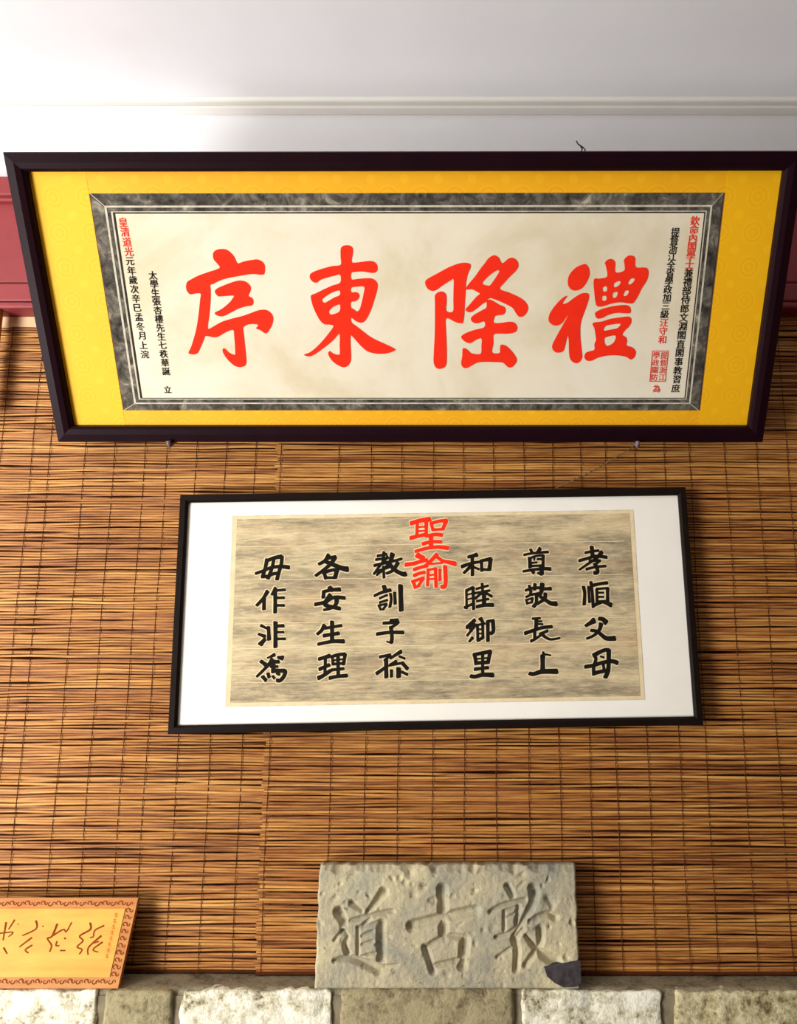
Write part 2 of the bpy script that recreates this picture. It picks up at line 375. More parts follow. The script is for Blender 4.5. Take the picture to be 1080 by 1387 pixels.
n2 = blind('right bamboo slat blind behind the stone tablet, its edge lapping over the neighbouring blind', 359, 1215, BL_Y['front'], [366, 449, 496, 540, 586, 629, 672, 716, 757, 798, 833, 876, 919, 955, 1006, 1052, 1096, 1140, 1184], 2)
print('slats', n1, n2)

# ------------------------------------------------------------------ brush lettering
def catmull(P, n=5, closed=True):
    out = []; N = len(P)
    rngN = range(N) if closed else range(N - 1)
    for i in rngN:
        if closed: p0, p1, p2, p3 = P[i - 1], P[i], P[(i + 1) % N], P[(i + 2) % N]
        else: p0, p1, p2, p3 = P[max(i - 1, 0)], P[i], P[i + 1], P[min(i + 2, N - 1)]
        for k in range(n):
            t = k / n
            out.append(tuple(0.5 * (2 * b + (c - a) * t + (2 * a - 5 * b + 4 * c - d) * t * t + (3 * b - a - 3 * c + d) * t ** 3) for a, b, c, d in zip(p0, p1, p2, p3)))
    if not closed: out.append(tuple(map(float, P[-1])))
    return out
def _inside(pt, lp):
    x, y = pt; c = False; j = len(lp) - 1
    for i in range(len(lp)):
        (xi, yi), (xj, yj) = lp[i], lp[j]
        if (yi > y) != (yj > y) and x < (xj - xi) * (y - yi) / (yj - yi) + xi: c = not c
        j = i
    return c
def filled(name, groups, mat, parent, d):                # outlines with holes -> a flat inked shape at depth d
    pts, edges = [], []
    for lp in (l for g_ in groups for l in g_):
        b = len(pts); pts += [Vector(p) for p in lp]; edges += [(b + i, b + (i + 1) % len(lp)) for i in range(len(lp))]
    V, _, F, _, _, _ = delaunay_2d_cdt(pts, edges, [], 0, 1e-7)
    keep = []
    for f in F:
        c = tuple(sum(V[i][k] for i in f) / len(f) for k in (0, 1))
        if any(sum(_inside(c, lp) for lp in g_) % 2 for g_ in groups): keep.append(tuple(f))
    ob = pydata(name, [(p[0], d, p[1]) for p in V], keep, mat, parent); return ob
def stroke_poly(pts, w0, w1, grow=0.0):
    P = catmull([tuple(map(float, p)) for p in pts], 5, False) if len(pts) > 2 else [tuple(map(float, p)) for p in pts]
    if len(pts) == 1: P = [(pts[0][0] - 1.0, pts[0][1]), (pts[0][0] + 1.0, pts[0][1])]
    if len(P) == 2: P = [P[0], ((P[0][0] + P[1][0]) / 2, (P[0][1] + P[1][1]) / 2), P[1]]
    n = len(P); V, F = [], []
    for i in range(n):
        a, b = P[max(i - 1, 0)], P[min(i + 1, n - 1)]
        tx, ty = b[0] - a[0], b[1] - a[1]; l = math.hypot(tx, ty) or 1.0; nx, ny = -ty / l, tx / l
        t = i / (n - 1); h = (w0 + (w1 - w0) * t) / 2 * (0.90 + 0.10 * abs(2 * t - 1)) + grow
        V += [(P[i][0] + nx * h, P[i][1] + ny * h), (P[i][0] - nx * h, P[i][1] - ny * h)]
    for i in range(n - 1): F.append((2 * i, 2 * i + 1, 2 * i + 3, 2 * i + 2))
    for end, sg, w in ((0, -1, w0), (n - 1, 1, w1)):
        a, b = (P[0], P[1]) if end == 0 else (P[-2], P[-1]); ang = math.atan2(b[1] - a[1], b[0] - a[0]); h = w / 2 + grow
        base = len(V); c = P[end]
        for k in range(1, 6):
            th = math.pi / 2 - math.pi * k / 6; sd = -1 if end == 0 else 1
            al_, ac = sd * 0.62 * h * math.cos(th) ** 0.55, h * math.copysign(abs(math.sin(th)) ** 0.8, math.sin(th))
            al_ += 0.22 * ac * math.cos(th) * sd
            V.append((c[0] + math.cos(ang) * al_ - math.sin(ang) * ac, c[1] + math.sin(ang) * al_ + math.cos(ang) * ac))
        F.append((2 * end,) + tuple(range(base, base + 5)) + (2 * end + 1,))
    return V, F
def strokes(name, plane, SS, org, sc, mat, parent, d, grow=0.0, step=0.00003):
    V, F = [], []
    for i, (w0, w1, *pts) in enumerate(SS):
        v, f = stroke_poly(pts, w0, w1, grow); b = len(V)
        for (x, y) in v:
            u, q = plane.uv(org[0] + x / sc, org[1] + y / sc, d); V.append((u, d - i * step, q))
        F += [tuple(b + k for k in ff) for ff in f]
    me = bpy.data.meshes.new(name); me.from_pydata(V, [], F); me.update()
    bm = bmesh.new(); bm.from_mesh(me)
    bm.normal_update()
    for fc in bm.faces:
        if fc.normal.y > 0: fc.normal_flip()
    bm.to_mesh(me); bm.free()
    return mesh_obj(name, me, mat, parent)
_fc = bpy.data.curves.new('glyph_tmp', 'FONT'); _fo = bpy.data.objects.new('glyph_tmp', _fc); COL.objects.link(_fo)
_cache = {}
def glyph(ch, off):
    k = (ch, off)
    if k not in _cache:
        _fc.body = ch; _fc.resolution_u = 2; bpy.context.view_layer.update()
        me = bpy.data.meshes.new_from_object(_fo.evaluated_get(bpy.context.evaluated_depsgraph_get()))
        bmg = bmesh.new()
        for (sx, sz, sd) in ((-off, 0, 0.0), (off, 0, -0.004), (0, off * 0.7, -0.008), (0, -off * 0.7, -0.012)):
            m3 = me.copy(); m3.transform(Matrix.Translation((sx, sz, -sd))); bmg.from_mesh(m3); bpy.data.meshes.remove(m3)
        bmg.to_mesh(me); bmg.free()
        co = np.array([v.co[:2] for v in me.vertices]); lo, hi = co.min(0), co.max(0); c = (lo + hi) / 2
        for v in me.vertices: v.co = (v.co.x - c[0], -v.co.z, v.co.y - c[1])
        me.name = 'character'; me.materials.clear(); _cache[k] = me
    return _cache[k]
def small_text(plane, text, p0, p1, size, mat, parent, d, off=0.020, name='character'):
    for i, ch in enumerate(text):
        t = i / max(1, len(text) - 1); x = p0[0] + (p1[0] - p0[0]) * t; y = p0[1] + (p1[1] - p0[1]) * t
        u, v = plane.uv(x, y, d)
        key = (ch, off, mat.name)
        if key not in _cache:
            m2 = glyph(ch, off).copy(); m2.materials.append(mat); _cache[key] = m2
        o = bpy.data.objects.new(name, _cache[key]); COL.objects.link(o); o.parent = parent
        o.location = (u, d, v); o.scale = (size, size, size)

# ------------------------------------------------------------------ frames
def pose(tilt, roll, yaw, loc):
    r = math.radians
    return Matrix.Translation(loc) @ Matrix.Rotation(r(yaw), 4, 'Z') @ Matrix.Rotation(r(tilt), 4, 'X') @ Matrix.Rotation(r(roll), 4, 'Y')
def frame_rails(W, H, fw, prof, mat, parent):
    # prof: (inset fraction 0..1 across the rail, depth) closed profile, mitred corners
    out = [(-W / 2, 0), (W / 2, 0), (W / 2, H), (-W / 2, H)]; inn = [(-1, -1)] * 4
    for k in range(4):
        a, b = out[k], out[(k + 1) % 4]
        dirs = [((1, 1), (-1, 1)), ((-1, 1), (-1, -1)), ((-1, -1), (1, -1)), ((1, -1), (1, 1))][k]
        V, F = [], []; n = len(prof)
        for (p, dr) in ((a, dirs[0]), (b, dirs[1])):
            for (t, dep) in prof: V.append((p[0] + dr[0] * fw * t, dep, p[1] + dr[1] * fw * t))
        for j in range(n): F.append((j, (j + 1) % n, n + (j + 1) % n, n + j))
        F += [tuple(range(n))[::-1], tuple(range(n, 2 * n))]
        me = bpy.data.meshes.new('frame_rail'); me.from_pydata(V, [], F); me.update()
        bm = bmesh.new(); bm.from_mesh(me); bmesh.ops.recalc_face_normals(bm, faces=bm.faces); bm.to_mesh(me); bm.free()
        mesh_obj('frame_rail', me, mat, parent)
def sheet(name, u0, u1, v0, v1, d0, d1, mat, parent): return box(name, u0, u1, d0, d1, v0, v1, mat, parent)
def quad_rect(plane, quad, d):           # four photo corners TL TR BR BL -> upright rectangle in the thing's plane
    p = [plane.uv(x, y, d) for x, y in quad]
    return ((p[0][0] + p[3][0]) / 2, (p[1][0] + p[2][0]) / 2, (p[2][1] + p[3][1]) / 2, (p[0][1] + p[1][1]) / 2)
def ring(name, r_out, r_in, d, mat, parent):          # flat rectangular ring
    a0, a1, b0, b1 = r_out; c0, c1, e0, e1 = r_in
    V = [(a0, d, b0), (a1, d, b0), (a1, d, b1), (a0, d, b1), (c0, d, e0), (c1, d, e0), (c1, d, e1), (c0, d, e1)]
    F = [(0, 1, 5, 4), (1, 2, 6, 5), (2, 3, 7, 6), (3, 0, 4, 7)]
    return pydata(name, V, F, mat, parent)

# ---- large tilted picture with yellow brocade mount
W1, H1 = 1.337, 0.5016
M1 = pose(31.334, 0.115, -0.343, (-0.0838, -0.0796, 1.8906)); P1 = Plane(M1)
pic1 = empty('framed_rubbing', M1)
tag(pic1, 'large picture tilted forward, dark maroon frame, yellow brocade mount, four big red characters', 'picture')
FW1 = 0.0300
frame_rails(W1, H1, FW1, [(0, 0.004), (0.06, 0.0), (0.55, -0.002), (0.86, 0.001), (1.0, 0.006), (1.0, 0.020), (0.9, 0.026), (0, 0.028)], M['lacquer'], pic1)
D1 = 0.0165
i0, i1, j0, j1 = -W1 / 2 + FW1 * 0.9, W1 / 2 - FW1 * 0.9, FW1 * 0.9, H1 - FW1 * 0.9
sheet('backing_board', i0, i1, j0, j1, D1 + 0.001, D1 + 0.005, M['board'], pic1)
g = quad_rect(P1, [(121, 263.5), (982, 259.5), (945, 556), (169, 555.5)], D1)
sl, sr = P1.uv(118, 247, D1)[0], P1.uv(985, 245, D1)[0]
t = 0.0012
sheet('brocade_side_panel', i0, sl, j0, j1, D1, D1 + 0.001, M['brocade_side'], pic1); sheet('brocade_side_panel', sr, i1, j0, j1, D1, D1 + 0.001, M['brocade_side'], pic1)
sheet('brocade_strip', sl, sr, g[3], j1, D1 + 0.0003, D1 + 0.001, M['brocade'], pic1); sheet('brocade_strip', sl, sr, j0, g[2], D1 + 0.0003, D1 + 0.001, M['brocade'], pic1)
# rubbing: charcoal border, pale and dark lines, cream field
rub = sheet('rubbing', g[0], g[1], g[2], g[3], D1 - 0.0004, D1 + 0.001, M['cream'], pic1)
def inset(r, l, rr, b, tt): return (r[0] + l, r[1] - rr, r[2] + b, r[3] - tt)
e = D1 - 0.0006
r1 = inset(g, 0.0215, 0.0165, 0.0125, 0.0195); ring('charcoal_border', g, r1, e, M['soot'], rub)
r2 = inset(r1, 0.0035, 0.0030, 0.0022, 0.0030); ring('pale_line', r1, r2, e - 0.0001, M['pale_line'], rub)
r3 = inset(r2, 0.0065, 0.0055, 0.0060, 0.0062); ring('dark_line', r2, r3, e, M['soot'], rub)
r4 = inset(r3, 0.0030, 0.0020, 0.0018, 0.0014); ring('pale_line', r3, r4, e - 0.0001, M['pale_line'], rub)
r5 = inset(r4, 0.0040, 0.0022, 0.0016, 0.0024); ring('dark_line', r4, r5, e, M['soot_dark'], rub)
# mitre scratches in the corners of the border
for (ua, va, ub, vb) in ((g[0], g[3], r1[0], r1[3]), (g[1], g[3], r1[1], r1[3]), (g[0], g[2], r1[0], r1[2]), (g[1], g[2], r1[1], r1[2])):
    V = [(ua, e - 0.0003, va - 0.0007), (ub, e - 0.0003, vb - 0.0007), (ub, e - 0.0003, vb + 0.0007), (ua, e - 0.0003, va + 0.0007)]
    pydata('mitre_line', V, [(0, 1, 2, 3)], M['pale_line'], rub)
dI = D1 - 0.0010
def outl(name, org, sc, *groups):
    return filled(name, [[[P1.uv(org[0] + x / sc, org[1] + y / sc, dI) for x, y in catmull(lp, 4)] for lp in loops] for loops in groups], M['red_ink'], rub, dI)
XU = [[(375,100),(410,65),(470,55),(520,65),(560,95),(595,135),(620,190),(640,205),(700,185),(780,170),(840,165),(890,190),(915,230),(915,290),(905,320),(870,325),(800,318),(720,325),(640,340),(540,358),(450,385),(380,420),(345,435),(350,480),(350,560),(345,650),(335,750),(320,880),(350,880),(420,840),(480,810),(580,780),(680,755),(780,720),(850,695),(920,690),(970,715),(1000,760),(1000,820),(975,880),(940,930),(915,935),(870,905),(825,885),(845,850),(800,840),(740,845),(695,870),(690,900),(700,980),(710,1080),(720,1180),(722,1250),(700,1280),(650,1290),(600,1275),(540,1225),(500,1175),(475,1125),(480,1095),(505,1100),(540,1135),(580,1155),(605,1155),(603,1060),(595,970),(590,910),(560,905),(500,930),(430,970),(380,978),(300,965),(280,1000),(250,1070),(205,1150),(120,1145),(145,1080),(170,1000),(195,910),(215,800),(230,680),(240,580),(245,525),(200,520),(140,530),(105,500),(92,450),(105,400),(150,370),(230,330),(330,295),(420,265),(445,245),(415,205),(380,160)],
 [(395,490),(430,460),(500,430),(580,400),(650,385),(710,395),(750,425),(770,460),(760,510),(745,545),(785,570),(797,610),(780,645),(720,655),(640,680),(560,720),(490,755),(440,758),(395,735),(400,715),(450,690),(500,655),(550,610),(580,570),(590,545),(540,545),(470,550),(430,550),(400,520)]]
outl('large_character', (240, 330), 7.707, XU)
DONG = [[(435,100),(455,65),(500,55),(545,65),(565,100),(560,160),(552,230),(600,235),(680,225),(750,220),(795,235),(820,275),(815,325),(780,345),(730,340),(660,330),(590,335),(548,345),(550,410),(620,405),(700,400),(760,402),(800,425),(822,465),(815,530),(795,600),(770,680),(740,760),(705,825),(670,860),(630,862),(590,845),(548,815),(550,860),(600,900),(660,945),(730,1000),(810,1045),(900,1085),(1000,1135),(1000,1155),(940,1180),(860,1190),(790,1185),(720,1165),(660,1120),(600,1055),(550,1000),(540,1010),(540,1100),(545,1200),(540,1270),(510,1315),(470,1330),(420,1315),(360,1275),(320,1225),(305,1180),(325,1160),(350,1180),(390,1195),(425,1190),(425,1100),(425,985),(400,1000),(350,1055),(270,1120),(180,1185),(120,1215),(70,1210),(55,1195),(110,1175),(170,1130),(240,1060),(310,975),(360,900),(320,885),(265,880),(220,840),(180,770),(145,690),(125,610),(130,575),(180,555),(260,515),(350,475),(430,445),(430,365),(370,375),(290,395),(220,420),(190,445),(150,440),(115,400),(120,355),(170,325),(260,295),(350,272),(435,258),(435,180)],
 [(245,620),(300,575),(370,540),(425,530),(425,575),(370,600),(310,635),(270,655),(250,645)], [(315,745),(350,705),(400,680),(430,680),(425,740),(390,765),(330,778)],
 [(548,500),(600,490),(680,490),(675,560),(655,650),(635,720),(605,745),(570,720),(545,705),(545,650),(590,640),(625,610),(630,570),(600,545),(548,545)]]
outl('large_character', (405, 325), 7.707, DONG)
LONG = [[(40,325),(60,290),(150,240),(250,185),(340,150),(410,140),(455,155),(455,190),(430,250),(415,330),(412,400),(405,500),(400,600),(390,680),(370,695),(320,685),(235,650),(232,750),(238,900),(238,1040),(225,1090),(180,1112),(140,1100),(118,1050),(120,950),(128,800),(130,650),(130,500),(130,440),(160,410),(200,405),(232,430),(238,490),(235,580),(295,585),(298,480),(300,380),(300,295),(270,305),(200,350),(140,392),(100,398),(60,375)],
 [(620,100),(670,72),(715,95),(745,145),(800,105),(840,95),(880,120),(895,165),(875,210),(820,265),(760,330),(725,380),(800,410),(890,450),(950,490),(982,540),(975,590),(940,630),(900,635),(870,600),(840,555),(780,520),(700,485),(640,465),(612,478),(600,500),(570,515),(500,570),(450,595),(410,570),(450,520),(510,450),(540,425),(520,410),(470,385),(415,385),(430,345),(490,275),(550,190),(590,140)],
 [(565,330),(620,265),(690,215),(718,218),(690,270),(640,340),(620,350)]]
LONG2 = [[(606,490),(632,478),(680,500),(720,525),(765,545),(778,580),(755,615),(690,625),(672,650),(672,690),(740,690),(810,680),(860,690),(885,735),(865,775),(800,790),(720,790),(668,800),(665,880),(655,960),(720,965),(725,920),(735,890),(780,900),(830,945),(870,1000),(880,1040),(850,1085),(810,1100),(775,1075),(750,1055),(680,1050),(590,1048),(520,1055),(470,1080),(420,1105),(385,1095),(370,1060),(380,990),(385,925),(420,930),(460,965),(500,975),(550,970),(555,900),(555,835),(510,845),(460,875),(420,870),(385,845),(370,815),(410,785),(490,755),(580,730),(582,680),(540,690),(500,695),(465,675),(460,645),(490,615),(560,575),(600,550)]]
outl('large_character', (570, 335), 6.75, LONG, LONG2)
LI = [[(240,270),(260,215),(310,160),(370,130),(410,125),(440,165),(445,225),(420,290),(380,345),(330,372),(280,368),(245,330)],
 [(65,600),(100,540),(150,480),(200,435),(235,425),(200,475),(195,500),(240,485),(300,440),(370,400),(430,400),(440,440),(420,510),(395,580),(370,650),(358,720),(360,830),(370,930),(375,1010),(340,1055),(300,1055),(262,1020),(250,950),(248,860),(240,800),(225,850),(205,930),(180,955),(130,958),(95,925),(95,880),(130,810),(180,720),(225,640),(245,600),(215,640),(180,685),(130,705),(85,690),(58,655)],
 [(485,270),(540,260),(610,240),(600,150),(590,110),(620,80),(660,78),(688,110),(690,200),(770,185),(775,130),(770,85),(800,50),(840,42),(875,65),(880,150),(950,155),(990,165),(1003,210),(985,280),(940,350),(900,430),(860,490),(820,495),(740,485),(660,495),(580,520),(520,522),(500,480),(490,400)],
 [(570,345),(605,335),(608,375),(575,382)], [(565,430),(600,425),(602,462),(568,468)], [(675,310),(715,285),(738,292),(720,325),(680,342)], [(665,400),(700,385),(710,400),(695,435),(665,440)], [(810,300),(835,262),(870,262),(855,295),(820,318)], [(765,410),(785,375),(815,378),(800,415),(770,425)],
 [(495,590),(530,560),(600,535),(700,515),(790,510),(830,535),(830,585),(780,588),(700,585),(620,605),(560,635),(515,635)],
 [(475,680),(560,665),(640,640),(740,625),(820,620),(842,660),(820,710),(780,750),(755,790),(790,815),(800,850),(795,890),(850,910),(882,950),(870,1000),(835,1025),(790,1000),(700,985),(600,990),(520,1010),(470,1035),(420,1035),(395,1000),(410,960),(450,945),(490,930),(490,880),(505,840),(500,790),(490,730)],
 [(580,750),(595,710),(650,695),(735,688),(710,725),(650,740)], [(585,830),(620,808),(690,800),(680,850),(650,880),(600,892)]]
outl('large_character', (735, 340), 6.968, LI)
SZ = 0.0165
small_text(P1, '皇清道光', (166.5, 301), (174.5, 341), SZ, M['small_red'], rub, dI)
small_text(P1, '元年歲次辛巳孟冬月上浣', (176, 354), (196, 480), SZ * 0.95, M['ink'], rub, dI)
small_text(P1, '太學生張杏樓先生七秩華誕', (207, 373), (225, 503), SZ * 0.95, M['ink'], rub, dI)
small_text(P1, '立', (227, 527.5), (227, 527.5), SZ * 0.9, M['ink'], rub, dI)
small_text(P1, '欽命內閣學士', (941.8, 299), (934.3, 358), SZ, M['small_red'], rub, dI)
small_text(P1, '兼禮部侍郎文淵閣直閣事教習庶', (933.0, 370), (915.5, 526), SZ, M['ink'], rub, dI)
small_text(P1, '提督浙江全省學政加三級', (915, 314.5), (900.5, 425.5), SZ * 0.95, M['ink'], rub, dI)
small_text(P1, '汪守和', (899.5, 437), (897.3, 460), SZ * 0.95, M['small_red'], rub, dI)
small_text(P1, '為', (889.5, 526.5), (889.5, 526.5), SZ * 0.9, M['small_red'], rub, dI)
sq = quad_rect(P1, [(884, 475), (906, 475), (902, 517), (879.5, 517)], dI)
seal = ring('seal', sq, inset(sq, 0.0014, 0.0014, 0.0014, 0.0014), dI, M['small_red'], rub)
for k, tx in enumerate(('提督浙江', '學政關防')):
    fx = (0.74, 0.27)[k]
    for q, ch in enumerate(tx):
        key = (ch, 'seal')
        if key not in _cache: m2 = glyph(ch, 0.012).copy(); m2.materials.append(M['small_red']); _cache[key] = m2
        o = bpy.data.objects.new('seal_character', _cache[key]); COL.objects.link(o); o.parent = rub
        o.location = (sq[0] + (sq[1] - sq[0]) * fx, dI, sq[3] - (sq[3] - sq[2]) * (0.15 + 0.235 * q)); o.scale = (0.0135, 0.0135, 0.0135)

# ---- lower picture with white mount
W2, H2 = 0.968, 0.4417
M2 = pose(-0.733, -0.936, 0.242, (-0.03175, -0.0551 - 0.010, 1.36291))
# moved 1 cm towards the room along the view, size scaled alike
k2 = (1.5 - 0.0651) / (1.5 - 0.0551); loc2 = CAM + (Vector((-0.03175, -0.0551, 1.36291)) - CAM) * k2; W2 *= k2; H2 *= k2
M2 = pose(-0.733, -0.936, 0.242, loc2); P2 = Plane(M2)
pic2 = empty('framed_rubbing', M2)
tag(pic2, 'smaller black-framed picture with white mount and columns of black characters', 'picture')
FW2 = 0.0150
frame_rails(W2, H2, FW2, [(0, 0.003), (0.12, 0.0), (0.75, 0.0), (1.0, 0.004), (1.0, 0.014), (0.9, 0.018), (0, 0.019)], M['black_wood'], pic2)
D2 = 0.0085
i0, i1, j0, j1 = -W2 / 2 + FW2 * 0.9, W2 / 2 - FW2 * 0.9, FW2 * 0.9, H2 - FW2 * 0.9
sheet('backing_board', i0, i1, j0, j1, D2 + 0.001, D2 + 0.005, M['board'], pic2)
sheet('mount', i0, i1, j0, j1, D2, D2 + 0.001, M['mat_white'], pic2)
g2 = quad_rect(P2, [(315, 700), (856, 690.5), (875.5, 947), (306.5, 957)], D2)
ring('mount_edge', inset(g2, -0.0008, -0.0008, -0.0008, -0.0008), g2, D2 - 0.0003, M['pale_line'], pic2)
rub2 = sheet('rubbing', g2[0], g2[1], g2[2], g2[3], D2 - 0.0004, D2 + 0.0005, M['halo'], pic2)
gi = inset(g2, 0.008, 0.0075, 0.006, 0.006)
field = sheet('streaked_field', gi[0], gi[1], gi[2], gi[3], D2 - 0.0007, D2, M['streaky'], rub2)
# pale joint lines between the planks the rubbing was taken from
for (xa, ya, xb, yb, ww) in ((322, 741, 845, 733, .0011), (322, 786, 850, 778, .0009), (330, 733, 405, 722, .0012), (318, 845, 860, 836, .0010), (318, 879, 862, 869, .0012), (400, 811, 620, 806, .0008), (318, 925, 866, 917, .0008)):
    a, b = P2.uv(xa, ya, D2), P2.uv(xb, yb, D2); dd = D2 - 0.00085
    pydata('joint_line', [(a[0], dd, a[1] - ww / 2), (b[0], dd, b[1] - ww / 2), (b[0], dd, b[1] + ww / 2), (a[0], dd, a[1] + ww / 2)], [(0, 1, 2, 3)], M['halo'], rub2)
BOLD = 1.28
def ch2(SS, org, sc, mat):
    SS = [(a * BOLD, b * BOLD, *p) for a, b, *p in SS]
    c = strokes('character', P2, SS, org, sc, mat, rub2, D2 - 0.0012)
    h = strokes('pale_rim', P2, SS, org, sc, M['halo'], rub2, D2 - 0.0009, grow=1.5 * sc, step=0.000003)
R = M['red_ink']; K = M['ink']
o = (545, 695)
ch2([(60,70,(150,175),(300,130),(470,105)),(45,45,(255,180),(250,380)),(55,45,(410,130),(410,400)),(28,28,(260,240),(400,230)),(28,28,(260,310),(400,300)),(60,50,(145,425),(260,395),(420,360)),(45,45,(490,170),(525,290)),(50,50,(490,180),(620,140),(760,125)),(60,50,(750,130),(690,280)),(40,40,(530,285),(690,275)),(55,55,(450,390),(560,365),(670,375)),(60,60,(490,380),(490,550)),(50,50,(350,525),(500,490),(660,490)),(45,60,(225,655),(400,605),(600,580),(775,595))], o, 12.6, R)
ch2([(80,70,(260,720),(360,770)),(60,55,(60,880),(200,860),(330,820),(420,800)),(50,50,(200,965),(300,930),(420,900)),(50,50,(200,1065),(290,1030),(380,1010)),(50,50,(180,1160),(225,1270)),(45,45,(200,1160),(360,1105)),(45,45,(360,1110),(270,1250)),(40,40,(230,1265),(290,1240)),(60,50,(590,710),(500,800),(400,900)),(40,70,(560,720),(680,810),(800,840),(900,865)),(30,30,(480,870),(680,850)),(40,40,(440,960),(430,1240)),(35,35,(440,970),(560,950)),(45,45,(565,940),(575,1260)),(28,28,(440,1060),(570,1050)),(28,28,(440,1130),(570,1120)),(40,40,(640,960),(640,1150)),(55,55,(730,910),(735,1230),(670,1260))], o, 12.6, R)
S = 13.87; o = (335, 740)
ch2([(60,60,(370,250),(340,400),(290,570)),(55,70,(370,270),(500,220),(640,190)),(60,60,(650,190),(640,330),(590,500),(560,620)),(45,65,(160,510),(300,460),(450,400),(620,380),(780,395)),(55,55,(280,570),(400,560),(480,520),(600,500)),(50,60,(500,240),(460,420),(390,600))], o, S, K)
ch2([(65,50,(380,850),(300,980),(180,1110)),(60,60,(315,980),(315,1180)),(60,40,(530,790),(460,910)),(45,45,(500,830),(600,825),(710,815)),(60,60,(525,850),(525,1240)),(45,45,(540,970),(690,965)),(45,45,(540,1110),(690,1110))], o, S, K)
o = (335, 830)
ch2([(55,65,(400,270),(410,500)),(50,40,(260,240),(380,300)),(45,60,(215,400),(330,445)),(60,80,(330,500),(250,590)),(65,65,(530,180),(530,640)),(55,55,(530,250),(680,245)),(40,40,(550,365),(685,365)),(45,45,(550,490),(710,490))], o, S, K)
ch2([(60,30,(510,790),(380,850)),(80,50,(660,850),(580,840)),(60,70,(260,910),(350,980)),(70,40,(470,880),(380,1000),(180,1200)),(60,60,(480,920),(590,920)),(70,70,(490,900),(490,1110)),(45,45,(440,1010),(570,1010)),(70,60,(480,1090),(600,1090),(710,1095),(690,1190),(620,1270),(560,1270)),(60,60,(290,1200),(350,1270)),(55,55,(390,1140),(410,1210)),(45,45,(480,1190),(510,1230)),(45,45,(560,1140),(600,1160))], o, S, K)
o = (420, 740)
ch2([(70,50,(350,170),(280,270),(170,335)),(60,60,(330,220),(480,200)),(70,50,(470,210),(390,330),(250,450),(110,550)),(60,90,(300,290),(450,350),(600,410),(700,430)),(60,60,(260,490),(300,600)),(55,55,(280,490),(400,450),(520,440)),(70,70,(510,440),(470,590)),(45,45,(290,590),(470,590))], o, S, K)
ch2([(70,70,(370,770),(420,820)),(60,60,(260,850),(250,960)),(50,70,(260,850),(400,820),(560,810)),(60,60,(100,1090),(280,1050),(450,960),(650,970)),(75,60,(380,920),(290,1060),(300,1110),(420,1140),(560,1170)),(75,40,(500,970),(490,1080),(400,1160),(260,1195))], o, S, K)
o = (420, 830)
ch2([(70,50,(270,240),(220,330),(140,400)),(50,50,(290,290),(590,240)),(65,65,(415,170),(415,550)),(60,60,(260,430),(540,385)),(50,70,(155,590),(300,560),(450,535),(630,535))], o, S, K)
ch2([(55,70,(170,870),(370,810)),(50,50,(290,850),(280,1180)),(60,60,(180,1060),(360,980)),(70,60,(160,1225),(250,1180),(380,1090)),(45,45,(420,810),(430,970)),(50,60,(420,820),(540,785),(660,780)),(55,55,(660,780),(630,970)),(30,30,(430,895),(640,870)),(45,45,(430,965),(630,950)),(55,55,(525,800),(530,1200)),(50,50,(400,1075),(630,1050)),(60,60,(370,1225),(520,1195),(690,1180))], o, S, K)
o = (495, 740)
ch2([(45,45,(230,180),(400,150)),(50,50,(350,110),(330,290)),(45,45,(200,250),(420,215)),(50,40,(420,200),(300,330),(160,520)),(50,50,(170,360),(300,330),(420,300)),(45,45,(340,380),(350,590)),(40,40,(215,540),(330,450)),(45,45,(200,480),(440,390)),(80,50,(510,150),(470,280),(400,380)),(45,45,(480,290),(680,235)),(65,45,(610,310),(520,450),(400,510)),(60,80,(450,330),(560,450),(700,520),(750,520))], o, S, K)
ch2([(70,70,(350,750),(370,810)),(45,60,(170,930),(300,870),(470,820)),(40,40,(270,975),(410,915)),(40,40,(270,1055),(410,1010)),(40,40,(250,1110),(290,1190)),(40,40,(260,1110),(400,1080)),(40,40,(400,1090),(330,1190)),(30,30,(290,1190),(350,1180)),(45,45,(470,890),(485,1000),(460,1140)),(50,50,(550,870),(560,1080)),(75,75,(660,740),(665,940),(675,1200))], o, S, K)
o = (495, 830)
ch2([(50,60,(340,195),(500,185),(620,170)),(45,45,(470,140),(610,130)),(50,50,(600,200),(470,290)),(60,60,(480,270),(500,450),(490,560)),(40,25,(490,565),(400,540)),(55,60,(220,400),(450,370),(710,370))], o, S, K)
ch2([(50,50,(270,830),(470,790)),(50,50,(450,800),(370,900)),(65,65,(390,880),(395,1210)),(60,50,(215,1140),(330,1060),(420,990)),(65,40,(670,730),(540,810),(470,860)),(40,40,(640,820),(740,860)),(50,50,(580,910),(470,980)),(45,45,(460,985),(600,960),(700,940)),(60,60,(690,940),(790,1050)),(75,75,(625,1050),(625,1200)),(50,50,(490,1080),(490,1200)),(45,45,(680,1110),(790,1160))], o, S, K)
o = (615, 740)
ch2([(50,70,(270,200),(430,160)),(55,55,(345,200),(350,540)),(60,45,(150,380),(320,320),(490,290)),(60,45,(320,370),(190,500)),(40,40,(370,390),(470,430)),(50,50,(515,270),(525,460)),(45,70,(515,270),(690,240)),(65,65,(690,240),(665,440)),(45,45,(520,435),(660,440))], o, S, K)
ch2([(40,40,(235,830),(240,1170)),(50,50,(240,830),(360,770)),(50,50,(360,770),(370,1180)),(30,30,(250,910),(360,880)),(30,30,(250,1000),(360,970)),(45,45,(200,1150),(380,1070)),(45,45,(530,700),(545,900)),(40,40,(420,800),(640,740)),(40,40,(400,880),(670,830)),(45,45,(540,860),(400,980)),(45,45,(590,870),(710,940)),(40,40,(430,1030),(650,990)),(65,65,(565,900),(565,1100)),(55,65,(430,1135),(580,1105),(730,1100))], o, S, K)
o = (615, 830)
